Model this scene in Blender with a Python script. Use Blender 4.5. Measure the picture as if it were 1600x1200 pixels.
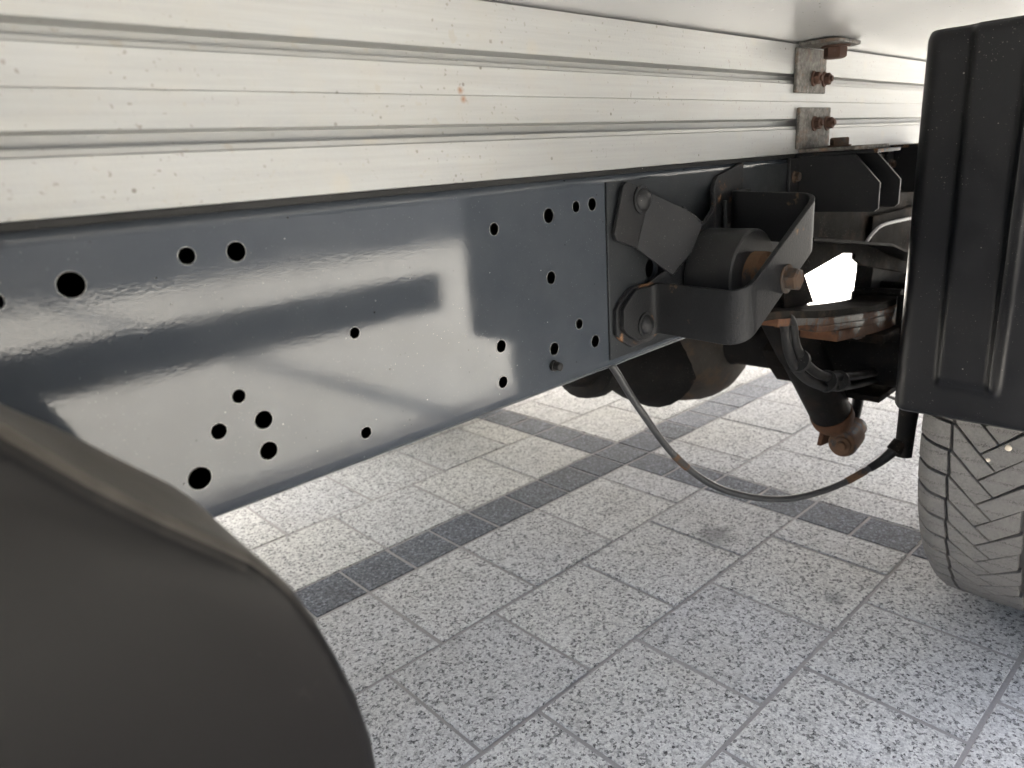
import bpy, bmesh, math, random
from mathutils import Matrix, Vector
random.seed(7)
for o in list(bpy.data.objects): bpy.data.objects.remove(o)
scn = bpy.context.scene
COL = scn.collection
H = 0.68                       # camera height above the paving (metres)
D = 0.49                       # outer face of the frame rail

# ------------------------------------------------------------------ camera
cd = bpy.data.cameras.new('camera'); cam = bpy.data.objects.new('camera', cd); COL.objects.link(cam)
RT = ((0.70590, -0.70540, -0.06436), (-0.24950, -0.16256, -0.95463), (0.66294, 0.68992, -0.29075))
M = Matrix(((RT[0][0], -RT[1][0], -RT[2][0]), (RT[0][1], -RT[1][1], -RT[2][1]), (RT[0][2], -RT[1][2], -RT[2][2])))
cam.matrix_world = Matrix.Translation((0, 0, H)) @ M.to_4x4()
cd.sensor_fit = 'HORIZONTAL'; cd.sensor_width = 36.0; cd.lens = 36.0 * 1133.3 / 1600.0
cd.clip_start = 0.01; cd.clip_end = 500
cd.dof.use_dof = True; cd.dof.focus_distance = 0.80; cd.dof.aperture_fstop = 6.7
scn.camera = cam

# ------------------------------------------------------------------ world, sun, exposure
SUN = Vector((0.520, 0.300, 0.800)).normalized()
w = bpy.data.worlds.new('World'); scn.world = w; w.use_nodes = True
nt = w.node_tree; nt.nodes.clear()
sky = nt.nodes.new('ShaderNodeTexSky'); sky.sky_type = 'NISHITA'; sky.sun_disc = False
sky.sun_elevation = math.asin(SUN.z); sky.sun_rotation = math.atan2(SUN.x, SUN.y)
sky.air_density = 0.5; sky.dust_density = 8.0; sky.ozone_density = 0.0
bg = nt.nodes.new('ShaderNodeBackground'); bg.inputs['Strength'].default_value = 0.15
wo = nt.nodes.new('ShaderNodeOutputWorld')
nt.links.new(sky.outputs[0], bg.inputs[0]); nt.links.new(bg.outputs[0], wo.inputs[0])
sl = bpy.data.lights.new('sun', 'SUN'); sl.energy = 5.0; sl.angle = math.radians(0.53); sl.color = (1.0, 0.955, 0.885)
so = bpy.data.objects.new('sun', sl); COL.objects.link(so)
so.rotation_euler = SUN.to_track_quat('Z', 'Y').to_euler(); so.location = SUN * 20
scn.view_settings.view_transform = 'Standard'; scn.view_settings.look = 'None'
scn.view_settings.gamma = 1.0; scn.view_settings.use_curve_mapping = False
scn.view_settings.exposure = 3.12
scn.render.engine = 'CYCLES'
cy = scn.cycles
cy.max_bounces = 7; cy.diffuse_bounces = 5; cy.glossy_bounces = 3
cy.use_adaptive_sampling = True; cy.adaptive_threshold = 0.02
cy.use_denoising = True
cy.sample_clamp_indirect = 8.0

# ------------------------------------------------------------------ materials
class MB:
    def __init__(s, name):
        s.m = bpy.data.materials.new(name); s.m.use_nodes = True
        s.t = s.m.node_tree; s.n = s.t.nodes; s.L = s.t.links
        s.p = s.n['Principled BSDF']
        s.geo = s.n.new('ShaderNodeNewGeometry')
        s.pos = s.geo.outputs['Position']
    def link(s, a, b): s.L.new(a, b)
    def mapping(s, scale=(1, 1, 1), rot=(0, 0, 0)):
        q = s.n.new('ShaderNodeMapping'); q.inputs['Scale'].default_value = scale; q.inputs['Rotation'].default_value = rot
        s.link(s.pos, q.inputs['Vector']); return q.outputs[0]
    def noise(s, scale, detail=3, rough=0.55, vec=None, dist=0.0):
        q = s.n.new('ShaderNodeTexNoise'); q.inputs['Scale'].default_value = scale
        q.inputs['Detail'].default_value = detail; q.inputs['Roughness'].default_value = rough
        q.inputs['Distortion'].default_value = dist
        s.link(vec or s.pos, q.inputs['Vector']); return q.outputs['Fac']
    def voro(s, scale, vec=None, out='Color', feature='F1', rnd=1.0):
        q = s.n.new('ShaderNodeTexVoronoi'); q.inputs['Scale'].default_value = scale; q.feature = feature
        q.inputs['Randomness'].default_value = rnd
        s.link(vec or s.pos, q.inputs['Vector']); return q.outputs[out]
    def ramp(s, fac, stops, interp='LINEAR'):
        q = s.n.new('ShaderNodeValToRGB'); q.color_ramp.interpolation = interp
        e = q.color_ramp.elements
        f4 = lambda c: (c, c, c, 1) if not isinstance(c, tuple) else (*c, 1)
        e[0].position = stops[0][0]; e[0].color = f4(stops[0][1]); e[1].position = stops[-1][0]; e[1].color = f4(stops[-1][1])
        for p, c in stops[1:-1]:
            q_ = e.new(p); q_.color = f4(c)
        s.link(fac, q.inputs[0]); return q.outputs[0]
    def mix(s, fac, a, b, mode='MIX'):
        q = s.n.new('ShaderNodeMix'); q.data_type = 'RGBA'; q.blend_type = mode
        for sock, v in ((q.inputs[0], fac), (q.inputs[6], a), (q.inputs[7], b)):
            if hasattr(v, 'default_value'): s.link(v, sock)
            elif isinstance(v, tuple): sock.default_value = (*v, 1)
            else: sock.default_value = v
        return q.outputs[2]
    def math(s, op, a, b=0.0):
        q = s.n.new('ShaderNodeMath'); q.operation = op
        for sock, v in ((q.inputs[0], a), (q.inputs[1], b)):
            if hasattr(v, 'default_value'): s.link(v, sock)
            else: sock.default_value = v
        return q.outputs[0]
    def bump(s, h, strength, dist=0.001, prev=None):
        q = s.n.new('ShaderNodeBump'); q.inputs['Strength'].default_value = strength; q.inputs['Distance'].default_value = dist
        s.link(h, q.inputs['Height'])
        if prev: s.link(prev, q.inputs['Normal'])
        return q.outputs[0]
    def set(s, **k):
        for a, v in k.items():
            sock = s.p.inputs[{'color': 'Base Color', 'rough': 'Roughness', 'metal': 'Metallic', 'ior': 'IOR', 'normal': 'Normal', 'coat': 'Coat Weight', 'coatr': 'Coat Roughness', 'spec': 'Specular IOR Level'}[a]]
            if hasattr(v, 'default_value'): s.link(v, sock)
            elif isinstance(v, tuple): sock.default_value = (*v, 1)
            else: sock.default_value = v
        return s
    def island(s):
        q = s.n.new('ShaderNodeObjectInfo'); return q.outputs['Random']

def dust(b, col, dcol=(0.42, 0.39, 0.35), scale=170, thr=0.07, haze=0.25, hz=9, fine_=0.55):
    """small light grit specks, patchy, plus a thin dust film"""
    d = b.voro(scale, out='Distance'); sp = b.ramp(d, [(thr * 0.6, 1.0), (thr, 0.0)])
    patch = b.ramp(b.noise(14, 2), [(0.45, 0.0), (0.62, 1.0)])
    c = b.mix(b.math('MULTIPLY', sp, patch), col, dcol)
    d2 = b.voro(scale * 0.27, out='Distance'); sp2 = b.ramp(d2, [(thr * 0.35, 0.8), (thr * 0.6, 0.0)])
    c = b.mix(sp2, c, dcol)
    fine = b.ramp(b.noise(560, 1, 0.5), [(0.71, 0.0), (0.76, fine_)])
    c = b.mix(b.math('MULTIPLY', fine, b.ramp(b.noise(17, 3), [(0.42, 0.0), (0.62, 1.0)])), c, dcol)
    if haze:
        hzf = b.ramp(b.noise(hz, 5, 0.65), [(0.40, 0.0), (0.75, haze)])
        c = b.mix(hzf, c, dcol)
    return c

def m_paint():
    b = MB('glossy_chassis_paint')
    c = dust(b, (0.044, 0.051, 0.061), (0.30, 0.30, 0.29), 230, 0.07, 0.05, fine_=0.12)
    dk = b.ramp(b.voro(75, out='Distance'), [(0.045, 1.0), (0.075, 0.0)])
    c = b.mix(b.math('MULTIPLY', dk, b.ramp(b.noise(20, 2), [(0.5, 0), (0.6, 1)])), c, (0.010, 0.010, 0.010))
    n1 = b.bump(b.noise(420, 2), 0.12, 0.00022)
    n2 = b.bump(b.noise(130, 2), 0.05, 0.0005, n1)
    r = b.ramp(b.noise(16, 4), [(0.35, 0.045), (0.75, 0.11)])
    return b.set(color=c, rough=r, ior=1.45, normal=n2).m
def m_satin(name, col, rough=0.45, haze=0.12, specks=True, bscale=420, bstr=0.25, brown=0.0, spec=0.5):
    b = MB(name)
    c = b.mix(b.noise(11, 4), col, tuple(x * 1.35 for x in col))
    if specks: c = dust(b, c, (0.30, 0.28, 0.25), 150, 0.06, haze)
    if brown: c = b.mix(b.ramp(b.noise(24, 5, 0.7), [(0.52, 0), (0.68, brown)]), c, (0.10, 0.065, 0.04))
    r = b.ramp(b.noise(30, 4), [(0.3, rough - 0.08), (0.75, rough + 0.1)])
    return b.set(color=c, rough=r, spec=spec, normal=b.bump(b.noise(bscale, 3), bstr, 0.0008)).m
def m_tank():
    b = MB('black_polyethylene_dusty_on_top')
    sx = b.n.new('ShaderNodeSeparateXYZ'); b.link(b.geo.outputs['True Normal'], sx.inputs[0])
    up = b.math('MULTIPLY', b.ramp(sx.outputs['Z'], [(0.25, 0.0), (0.60, 1.0)]), b.ramp(b.noise(30, 5, 0.65), [(0.25, 0.45), (0.75, 0.85)]))
    c = b.mix(up, (0.0050, 0.0046, 0.0045), (0.135, 0.122, 0.102))
    sm_ = b.ramp(b.noise(45, 3, 0.6), [(0.66, 0.0), (0.78, 0.25)])
    c = b.mix(sm_, c, (0.05, 0.046, 0.042))
    return b.set(color=c, rough=b.ramp(b.noise(8, 3), [(0.3, 0.28), (0.7, 0.40)]), spec=0.11, normal=b.bump(b.noise(900, 2), 0.1, 0.0008)).m
def m_rust(name, paint=(0.05, 0.05, 0.052), amount=0.5, scale=26, r1=(0.14, 0.062, 0.028), r2=(0.05, 0.028, 0.018)):
    b = MB(name)
    rc = b.mix(b.noise(120, 4), r2, r1)
    f = b.ramp(b.noise(scale, 6, 0.65), [(0.62 - amount * 0.4, 0.0), (0.70 - amount * 0.4, 1.0)])
    c = b.mix(f, paint, rc)
    n = b.bump(b.noise(330, 5, 0.7), 0.6, 0.0012)
    return b.set(color=c, rough=b.ramp(f, [(0.0, 0.50), (1.0, 0.85)]), spec=0.3, normal=n).m
def m_alu():
    b = MB('weathered_aluminium')
    st = b.noise(1.0, 4, 0.6, b.mapping((6, 260, 260)))
    st2 = b.noise(1.0, 5, 0.65, b.mapping((3, 40, 40)))
    c = b.ramp(st, [(0.2, (0.280, 0.284, 0.278)), (0.85, (0.340, 0.345, 0.338))])
    blot = b.ramp(b.noise(34, 5, 0.7), [(0.44, 0.0), (0.74, 0.6)])
    c = b.mix(blot, c, (0.32, 0.31, 0.28))
    wht = b.ramp(st2, [(0.5, 0.0), (0.75, 0.3)])
    c = b.mix(wht, c, (0.43, 0.44, 0.44))
    d = b.ramp(b.voro(48, out='Distance'), [(0.05, 0.85), (0.085, 0.0)])
    d = b.math('MULTIPLY', d, b.ramp(b.noise(13, 2), [(0.44, 0), (0.58, 1)]))
    c = b.mix(d, c, (0.10, 0.085, 0.07))
    d2 = b.ramp(b.voro(18, out='Distance'), [(0.10, 0.38), (0.19, 0.0)])
    d2 = b.math('MULTIPLY', d2, b.ramp(b.noise(8, 2), [(0.40, 0), (0.6, 1)]))
    c = b.mix(d2, c, (0.36, 0.33, 0.27))
    sp = b.ramp(b.noise(75, 2, 0.5), [(0.66, 0.0), (0.72, 0.5)])
    c = b.mix(sp, c, (0.29, 0.27, 0.225))
    sp = b.ramp(b.noise(230, 1, 0.5), [(0.70, 0.0), (0.76, 0.7)])
    c = b.mix(b.math('MULTIPLY', sp, b.ramp(b.noise(7, 3), [(0.42, 0.0), (0.6, 1.0)])), c, (0.16, 0.14, 0.12))
    sc_ = b.ramp(b.noise(1.0, 3, 0.6, b.mapping((14, 300, 420), (0, 0.35, 0))), [(0.70, 0.0), (0.78, 0.45)])
    c = b.mix(b.math('MULTIPLY', sc_, b.ramp(b.noise(5, 2), [(0.5, 0.0), (0.62, 1.0)])), c, (0.27, 0.265, 0.25))
    gr = b.ramp(b.noise(420, 2), [(0.52, 0.0), (0.75, 0.4)])
    c = b.mix(gr, c, (0.33, 0.325, 0.315))
    for px, pz, pr in ((0.4249, 0.7398, 0.0026), (0.4276, 0.7330, 0.0016)):
        q = b.n.new('ShaderNodeVectorMath'); q.operation = 'DISTANCE'; b.link(b.pos, q.inputs[0]); q.inputs[1].default_value = (px, 0.48, pz)
        c = b.mix(b.ramp(b.math('ADD', q.outputs['Value'], b.math('MULTIPLY', b.math('SUBTRACT', b.noise(600, 2), 0.5), pr)), [(pr * 0.5, 0.9), (pr, 0.0)]), c, (0.22, 0.09, 0.025))
    n = b.bump(st, 0.25, 0.0004, b.bump(b.noise(300, 4), 0.25, 0.0005))
    return b.set(color=c, rough=b.ramp(st2, [(0.3, 0.30), (0.8, 0.48)]), metal=0.25, spec=0.4, normal=n).m
def m_galv():
    b = MB('dull_galvanised_steel')
    c = b.ramp(b.noise(150, 5, 0.75), [(0.34, (0.05, 0.046, 0.04)), (0.52, (0.125, 0.117, 0.104)), (0.70, (0.24, 0.23, 0.21))])
    f = b.ramp(b.noise(40, 5, 0.7), [(0.52, 0.0), (0.68, 0.75)])
    c = b.mix(f, c, (0.17, 0.10, 0.06))
    return b.set(color=c, rough=0.72, metal=0.2, normal=b.bump(b.noise(260, 5, 0.7), 0.9, 0.0016)).m
def m_floor():
    b = MB('white_floor_panel')
    c = b.mix(b.noise(5, 3), (0.43, 0.43, 0.428), (0.49, 0.49, 0.488))
    v = b.mapping((55, 130, 100)); d = b.ramp(b.voro(1.0, v, 'Distance'), [(0.06, 0.9), (0.10, 0.0)])
    d = b.math('MULTIPLY', d, b.ramp(b.noise(9, 2), [(0.42, 0), (0.60, 1)]))
    c = b.mix(d, c, (0.07, 0.06, 0.05))
    c = b.mix(b.ramp(b.noise(60, 4), [(0.55, 0), (0.8, 0.25)]), c, (0.50, 0.47, 0.42))
    return b.set(color=c, rough=0.22, normal=b.bump(b.noise(70, 2), 0.08, 0.0006)).m
STAINS = [(1.085, 0.613, 0.045, 0.55), (1.02, 0.372, 0.020, 0.5)]      # old oil drips
def m_paver(name, stops, tint=(0.66, 0.63, 0.52), hue=(0.985, 1.0, 0.965)):
    b = MB(name)
    vv = b.n.new('ShaderNodeVectorMath'); vv.operation = 'ADD'
    nz = b.n.new('ShaderNodeTexNoise'); nz.inputs['Scale'].default_value = 300; b.link(b.pos, nz.inputs['Vector'])
    sc = b.n.new('ShaderNodeVectorMath'); sc.operation = 'SCALE'; sc.inputs['Scale'].default_value = 0.006
    b.link(nz.outputs['Color'], sc.inputs[0]); b.link(b.pos, vv.inputs[0]); b.link(sc.outputs[0], vv.inputs[1])
    pv = vv.outputs[0]
    sep = b.n.new('ShaderNodeSeparateColor'); b.link(b.voro(285, pv), sep.inputs[0])
    c = b.ramp(sep.outputs[0], stops, 'CONSTANT')
    sep2 = b.n.new('ShaderNodeSeparateColor'); b.link(b.voro(560, pv), sep2.inputs[0])
    c = b.mix(0.34, c, b.ramp(sep2.outputs[1], stops, 'CONSTANT'))
    c = b.mix(1.0, c, hue, 'MULTIPLY')
    # dirt patches and a warm cast that wanders over the yard
    c = b.mix(b.ramp(b.noise(3.1, 5, 0.6), [(0.40, 0.0), (0.72, 0.30)]), c, b.mix(1.0, c, tint, 'MULTIPLY'))
    c = b.mix(b.ramp(b.noise(13, 4, 0.65), [(0.58, 0.0), (0.80, 0.42)]), c, (0.16, 0.15, 0.14))
    for px, py, pr, am in STAINS:
        q = b.n.new('ShaderNodeVectorMath'); q.operation = 'DISTANCE'; b.link(b.pos, q.inputs[0]); q.inputs[1].default_value = (px, py, 0)
        dd = b.math('ADD', q.outputs['Value'], b.math('MULTIPLY', b.math('SUBTRACT', b.noise(38, 4), 0.5), pr * 1.6))
        c = b.mix(b.ramp(dd, [(pr * 0.35, am), (pr, 0.0)]), c, (0.10, 0.10, 0.10))
    rnd = b.island()
    c = b.mix(1.0, c, b.ramp(rnd, [(0.0, (0.89, 0.893, 0.895)), (0.5, (0.95, 0.95, 0.94)), (1.0, (1.0, 0.995, 0.965))]), 'MULTIPLY')
    hgt = b.math('ADD', b.voro(230, pv, 'Distance'), b.noise(900, 2))
    return b.set(color=c, rough=0.85, spec=0.3, normal=b.bump(hgt, 0.55, 0.0012)).m
def m_joint():
    b = MB('joint_sand')
    c = b.mix(b.noise(420, 3), (0.29, 0.28, 0.26), (0.45, 0.437, 0.413))
    return b.set(color=c, rough=0.95, normal=b.bump(b.noise(500, 3), 0.6, 0.002)).m
def m_tread():
    b = MB('dusty_tread_rubber')
    c = b.mix(b.noise(300, 5, 0.75), (0.072, 0.070, 0.066), (0.245, 0.236, 0.220))
    c = b.mix(b.ramp(b.noise(35, 4), [(0.45, 0), (0.75, 0.6)]), c, (0.195, 0.188, 0.175))
    # fine moulded sipes across the blocks
    v = b.mapping((1, 1, 1)); wv = b.n.new('ShaderNodeTexWave'); wv.wave_type = 'BANDS'; wv.bands_direction = 'Z'
    wv.inputs['Scale'].default_value = 15; wv.inputs['Distortion'].default_value = 1.2; wv.inputs['Detail'].default_value = 0.0; wv.inputs['Detail Scale'].default_value = 40
    b.link(v, wv.inputs['Vector'])
    s = b.ramp(wv.outputs['Fac'], [(0.0, 1.0), (0.012, 0.0)])
    c = b.mix(b.math('MULTIPLY', s, 0.75), c, (0.05, 0.045, 0.04))
    n = b.bump(b.noise(700, 4, 0.7), 0.5, 0.001)
    return b.set(color=c, rough=0.9, spec=0.2, normal=n).m

MAT = dict(
    paint=m_paint(), alu=m_alu(), galv=m_galv(), floor=m_floor(),
    satin=m_satin('satin_black_grey_paint', (0.0125, 0.013, 0.0142), 0.48, 0.05, spec=0.32),
    plate=m_satin('dark_grey_paint_on_plate', (0.017, 0.0195, 0.022), 0.42, 0.05, spec=0.32),
    plastic=m_satin('black_moulded_plastic', (0.0048, 0.0050, 0.0058), 0.36, 0.012, True, 900, 0.12, spec=0.28),
    tank=m_tank(),
    dirty=m_satin('dirty_underbody_black', (0.0075, 0.0072, 0.007), 0.7, 0.02, True, 300, 0.5, 0.12, 0.10),
    brown=m_satin('dusty_brown_steel', (0.0095, 0.0082, 0.0072), 0.8, 0.015, True, 300, 0.5, 0.22, 0.05),
    diff=m_satin('dusty_axle_casting', (0.034, 0.030, 0.026), 0.75, 0.12, True, 200, 0.6, 0.7, 0.15),
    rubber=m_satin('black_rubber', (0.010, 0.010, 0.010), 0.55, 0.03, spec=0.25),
    cable=m_satin('weathered_cable_sheath', (0.022, 0.023, 0.024), 0.38, 0.10),
    wire=m_satin('pale_grey_wire', (0.42, 0.42, 0.43), 0.5, 0.0, False),
    rust=m_rust('heavy_rust', (0.05, 0.045, 0.04), 0.85), leaf=m_rust('rusty_spring_steel', (0.022, 0.019, 0.017), 0.50, 22, (0.15, 0.066, 0.030), (0.05, 0.027, 0.018)),
    hanger=m_rust('dark_paint_with_chips', (0.0115, 0.012, 0.013), -0.04, 30, (0.22, 0.13, 0.07), (0.16, 0.12, 0.09)),
    rustpaint=m_rust('painted_steel_with_rust_spots', (0.014, 0.0145, 0.0155), 0.10, 34, (0.33, 0.17, 0.08), (0.16, 0.09, 0.05)),
    bolt=m_rust('brown_bolt_steel', (0.045, 0.036, 0.030), 0.5, 60, (0.105, 0.066, 0.042), (0.055, 0.038, 0.028)),
    rustbolt=m_rust('red_brown_rusty_bolt', (0.09, 0.055, 0.042), 0.8, 60, (0.12, 0.062, 0.042), (0.055, 0.034, 0.027)),
    bush=m_rust('worn_bush', (0.035, 0.032, 0.03), 0.5, 40, (0.16, 0.085, 0.045), (0.08, 0.05, 0.03)),
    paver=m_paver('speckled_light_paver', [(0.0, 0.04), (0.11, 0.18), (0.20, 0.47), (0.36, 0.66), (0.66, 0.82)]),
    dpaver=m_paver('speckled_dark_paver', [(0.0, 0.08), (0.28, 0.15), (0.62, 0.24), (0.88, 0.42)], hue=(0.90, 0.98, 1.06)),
    mpaver=m_paver('speckled_mid_paver', [(0.0, 0.13), (0.25, 0.25), (0.55, 0.36), (0.85, 0.52)], hue=(0.92, 0.98, 1.04)),
    joint=m_joint(), tread=m_tread(),
    carcass=m_satin('tyre_rubber', (0.050, 0.047, 0.043), 0.85, 0.15, True, 500, 0.5),
    stone=m_satin('pale_pebble', (0.50, 0.45, 0.36), 0.8, 0.0, False),
    facade=m_satin('dark_render', (0.05, 0.056, 0.065), 0.85, 0.0, False, 90, 0.3),
    frame=m_satin('window_frame_grey', (0.20, 0.21, 0.22), 0.5, 0.0, False),
    guard=m_satin('dull_grey_guard', (0.06, 0.065, 0.07), 0.4, 0.1),
)
gb = MB('window_glass'); gb.set(color=(0.02, 0.025, 0.03), rough=0.05); MAT['glass'] = gb.m

# ------------------------------------------------------------------ object helpers (heights are given from the camera, H is added)
def raw(name, verts, faces, mat, smooth=None, lift=True):
    me = bpy.data.meshes.new(name)
    me.from_pydata([(x, y, z + (H if lift else 0)) for x, y, z in verts], [], faces)
    bm = bmesh.new(); bm.from_mesh(me)
    bmesh.ops.recalc_face_normals(bm, faces=bm.faces); bm.to_mesh(me); bm.free()
    me.materials.append(MAT[mat])
    if smooth is not None:
        me.shade_smooth()
        me.set_sharp_from_angle(angle=math.radians(smooth))
    o = bpy.data.objects.new(name, me); COL.objects.link(o); return o
def parent(o, p):
    o.parent = p
    if p.get('_loc') is not None: o.matrix_parent_inverse = Matrix.Translation(-Vector(p['_loc']))
    return o
def bevel(o, wdt=0.0015, seg=2, ang=40):
    m = o.modifiers.new('bevel', 'BEVEL'); m.width = wdt; m.segments = seg; m.limit_method = 'ANGLE'; m.angle_limit = math.radians(ang); m.harden_normals = True
    return o
def tag(o, label=None, cat=None, group=None, kind=None):
    for k, v in (('label', label), ('category', cat), ('group', group), ('kind', kind)):
        if v: o[k] = v
    return o
class G:
    """collects shapes for one mesh"""
    def __init__(s): s.v = []; s.f = []
    def add(s, v, f):
        k = len(s.v); s.v += [tuple(p) for p in v]; s.f += [tuple(i + k for i in q) for q in f]; return s
    def box(s, x0, x1, y0, y1, z0, z1):
        return s.add([(x0, y0, z0), (x1, y0, z0), (x1, y1, z0), (x0, y1, z0), (x0, y0, z1), (x1, y0, z1), (x1, y1, z1), (x0, y1, z1)],
                     [(0, 3, 2, 1), (4, 5, 6, 7), (0, 1, 5, 4), (1, 2, 6, 5), (2, 3, 7, 6), (3, 0, 4, 7)])
    def prism(s, pts, axis, a, b):
        """polygon in the two other axes, extruded along axis"""
        def P(p, t): return {'x': (t, p[0], p[1]), 'y': (p[0], t, p[1]), 'z': (p[0], p[1], t)}[axis]
        n = len(pts)
        return s.add([P(p, a) for p in pts] + [P(p, b) for p in pts],
                     [tuple(range(n)), tuple(range(2 * n - 1, n - 1, -1))] + [(i, (i + 1) % n, n + (i + 1) % n, n + i) for i in range(n)])
    def tube(s, pts, r, n=10, caps=True):
        pts = [Vector(p) for p in pts]; rs = r if isinstance(r, (list, tuple)) else [r] * len(pts)
        v = []; up = None
        for i, p in enumerate(pts):
            t = (pts[min(i + 1, len(pts) - 1)] - pts[max(i - 1, 0)]).normalized()
            if up is None: up = t.orthogonal().normalized()
            up = (up - t * up.dot(t)); up = up.normalized() if up.length > 1e-6 else t.orthogonal().normalized()
            sd = t.cross(up)
            for k in range(n):
                a = 2 * math.pi * k / n; v.append(p + (up * math.cos(a) + sd * math.sin(a)) * rs[i])
        f = [(i * n + k, i * n + (k + 1) % n, (i + 1) * n + (k + 1) % n, (i + 1) * n + k) for i in range(len(pts) - 1) for k in range(n)]
        if caps: f += [tuple(range(n - 1, -1, -1)), tuple(range((len(pts) - 1) * n, len(pts) * n))]
        return s.add(v, f)
    def lathe(s, prof, c, axis, n=32):
        """profile (t along axis, radius) round the axis through c"""
        ax = Vector(axis).normalized(); u = ax.orthogonal().normalized(); w_ = ax.cross(u); c = Vector(c)
        v = []
        for t, r in prof:
            for k in range(n):
                a = 2 * math.pi * k / n; v.append(c + ax * t + (u * math.cos(a) + w_ * math.sin(a)) * r)
        m = len(prof)
        f = [(i * n + k, i * n + (k + 1) % n, (i + 1) * n + (k + 1) % n, (i + 1) * n + k) for i in range(m - 1) for k in range(n)]
        if prof[0][1] > 1e-5: f.append(tuple(range(n - 1, -1, -1)))
        if prof[-1][1] > 1e-5: f.append(tuple(range((m - 1) * n, m * n)))
        return s.add(v, f)
    def make(s, name, mat, par=None, smooth=None, bev=None):
        o = raw(name, s.v, s.f, mat, smooth)
        if par is not None: parent(o, par)
        if bev: bevel(o, bev)
        return o
def spline(pts, n=8):
    pts = [Vector(p) for p in pts]; out = []
    for i in range(len(pts) - 1):
        p0 = pts[max(i - 1, 0)]; p1 = pts[i]; p2 = pts[i + 1]; p3 = pts[min(i + 2, len(pts) - 1)]
        for k in range(n):
            t = k / n
            out.append(0.5 * (2 * p1 + (p2 - p0) * t + (2 * p0 - 5 * p1 + 4 * p2 - p3) * t * t + (3 * p1 - p0 - 3 * p2 + p3) * t ** 3))
    return out + [pts[-1]]
def sheet_with_holes(name, outline, holes, thick, y_front, mat, par, chamfer=0.0008):
    """flat plate in the x-z plane with real drilled holes; front face at y_front, thickness towards +y"""
    cu = bpy.data.curves.new(name, 'CURVE'); cu.dimensions = '2D'; cu.fill_mode = 'BOTH'
    cu.extrude = thick / 2 - chamfer; cu.bevel_depth = chamfer; cu.bevel_resolution = 1 if chamfer else 0; cu.offset = -chamfer
    def poly(pts):
        sp = cu.splines.new('POLY'); sp.points.add(len(pts) - 1); sp.use_cyclic_u = True
        for i, (x, z) in enumerate(pts): sp.points[i].co = (x, z, 0, 1)
    poly(outline)
    for x, z, r in holes: poly([(x + r * math.cos(2 * math.pi * k / 28), z + r * math.sin(2 * math.pi * k / 28)) for k in range(28)])
    t = bpy.data.objects.new('tmp', cu); COL.objects.link(t)
    dg = bpy.context.evaluated_depsgraph_get(); me = bpy.data.meshes.new_from_object(t.evaluated_get(dg))
    bpy.data.objects.remove(t); bpy.data.curves.remove(cu)
    me.name = name
    for v in me.vertices: v.co = (v.co.x, y_front + thick / 2 - v.co.z, v.co.y + H)
    bm = bmesh.new(); bm.from_mesh(me); bmesh.ops.recalc_face_normals(bm, faces=bm.faces); bm.to_mesh(me); bm.free()
    me.materials.clear(); me.materials.append(MAT[mat])
    o = bpy.data.objects.new(name, me); COL.objects.link(o); parent(o, par); return o
def strap(name, plan, zmid, half, thick, mat, par, nb=5, rad=0.012):
    """bent flat strap: plan = (x, y) corners seen from above, zmid(x, y) its middle height, half width; thickness to the left of travel"""
    P = [Vector(p) for p in plan]; pts = [P[0]]
    for i in range(1, len(P) - 1):
        a = (P[i - 1] - P[i]); b_ = (P[i + 1] - P[i]); r = min(rad * 1.6, a.length * 0.45, b_.length * 0.45)
        p0 = P[i] + a.normalized() * r; p2 = P[i] + b_.normalized() * r
        for k in range(nb + 1):
            t = k / nb; pts.append(p0 * (1 - t) ** 2 + P[i] * 2 * t * (1 - t) + p2 * t * t)
    pts.append(P[-1])
    v = []
    for i, p in enumerate(pts):
        t = (pts[min(i + 1, len(pts) - 1)] - pts[max(i - 1, 0)]).normalized(); nrm = Vector((-t.y, t.x))
        q = p + nrm * thick; zc = zmid(p.x, p.y); hh = half(p.x, p.y) if callable(half) else half
        v += [(p.x, p.y, zc - hh), (p.x, p.y, zc + hh), (q.x, q.y, zc + hh), (q.x, q.y, zc - hh)]
    f = []
    for i in range(len(pts) - 1):
        a = i * 4; b_ = a + 4
        for k in range(4): f.append((a + k, a + (k + 1) % 4, b_ + (k + 1) % 4, b_ + k))
    n = len(pts) * 4; f += [(0, 3, 2, 1), (n - 4, n - 3, n - 2, n - 1)]
    o = raw(name, v, f, mat, 35); parent(o, par); bevel(o, 0.0014, 2, 50); return o
def hexbolt(par, c, d, af, h, mat='bolt', name='bolt', washer=True, stud=0.0):
    """hexagon head on a washer, looking along d"""
    d = Vector(d).normalized(); c = Vector(c); g = G(); r = af / math.sqrt(3)
    if washer: g.lathe([(0, af * 0.72), (0.0022, af * 0.72), (0.0025, af * 0.66)], c, d, 20)
    z0 = 0.0025 if washer else 0.0
    g.lathe([(z0, r), (z0 + h * 0.86, r), (z0 + h, r * 0.82)], c, d, 6)
    if stud: g.lathe([(z0 + h, af * 0.30), (z0 + h + stud, af * 0.28)], c, d, 12)
    o = g.make(name, mat, par, 30, 0.0006); return o
def domebolt(par, c, d, r, mat='satin'):
    g = G(); g.lathe([(0, r * 1.25), (0.002, r * 1.25), (0.0021, r), (r * 0.35, r * 0.94), (r * 0.6, r * 0.72), (r * 0.74, r * 0.4), (r * 0.78, 0.0)], c, d, 24)
    return g.make('bolt', mat, par, 40)

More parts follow.
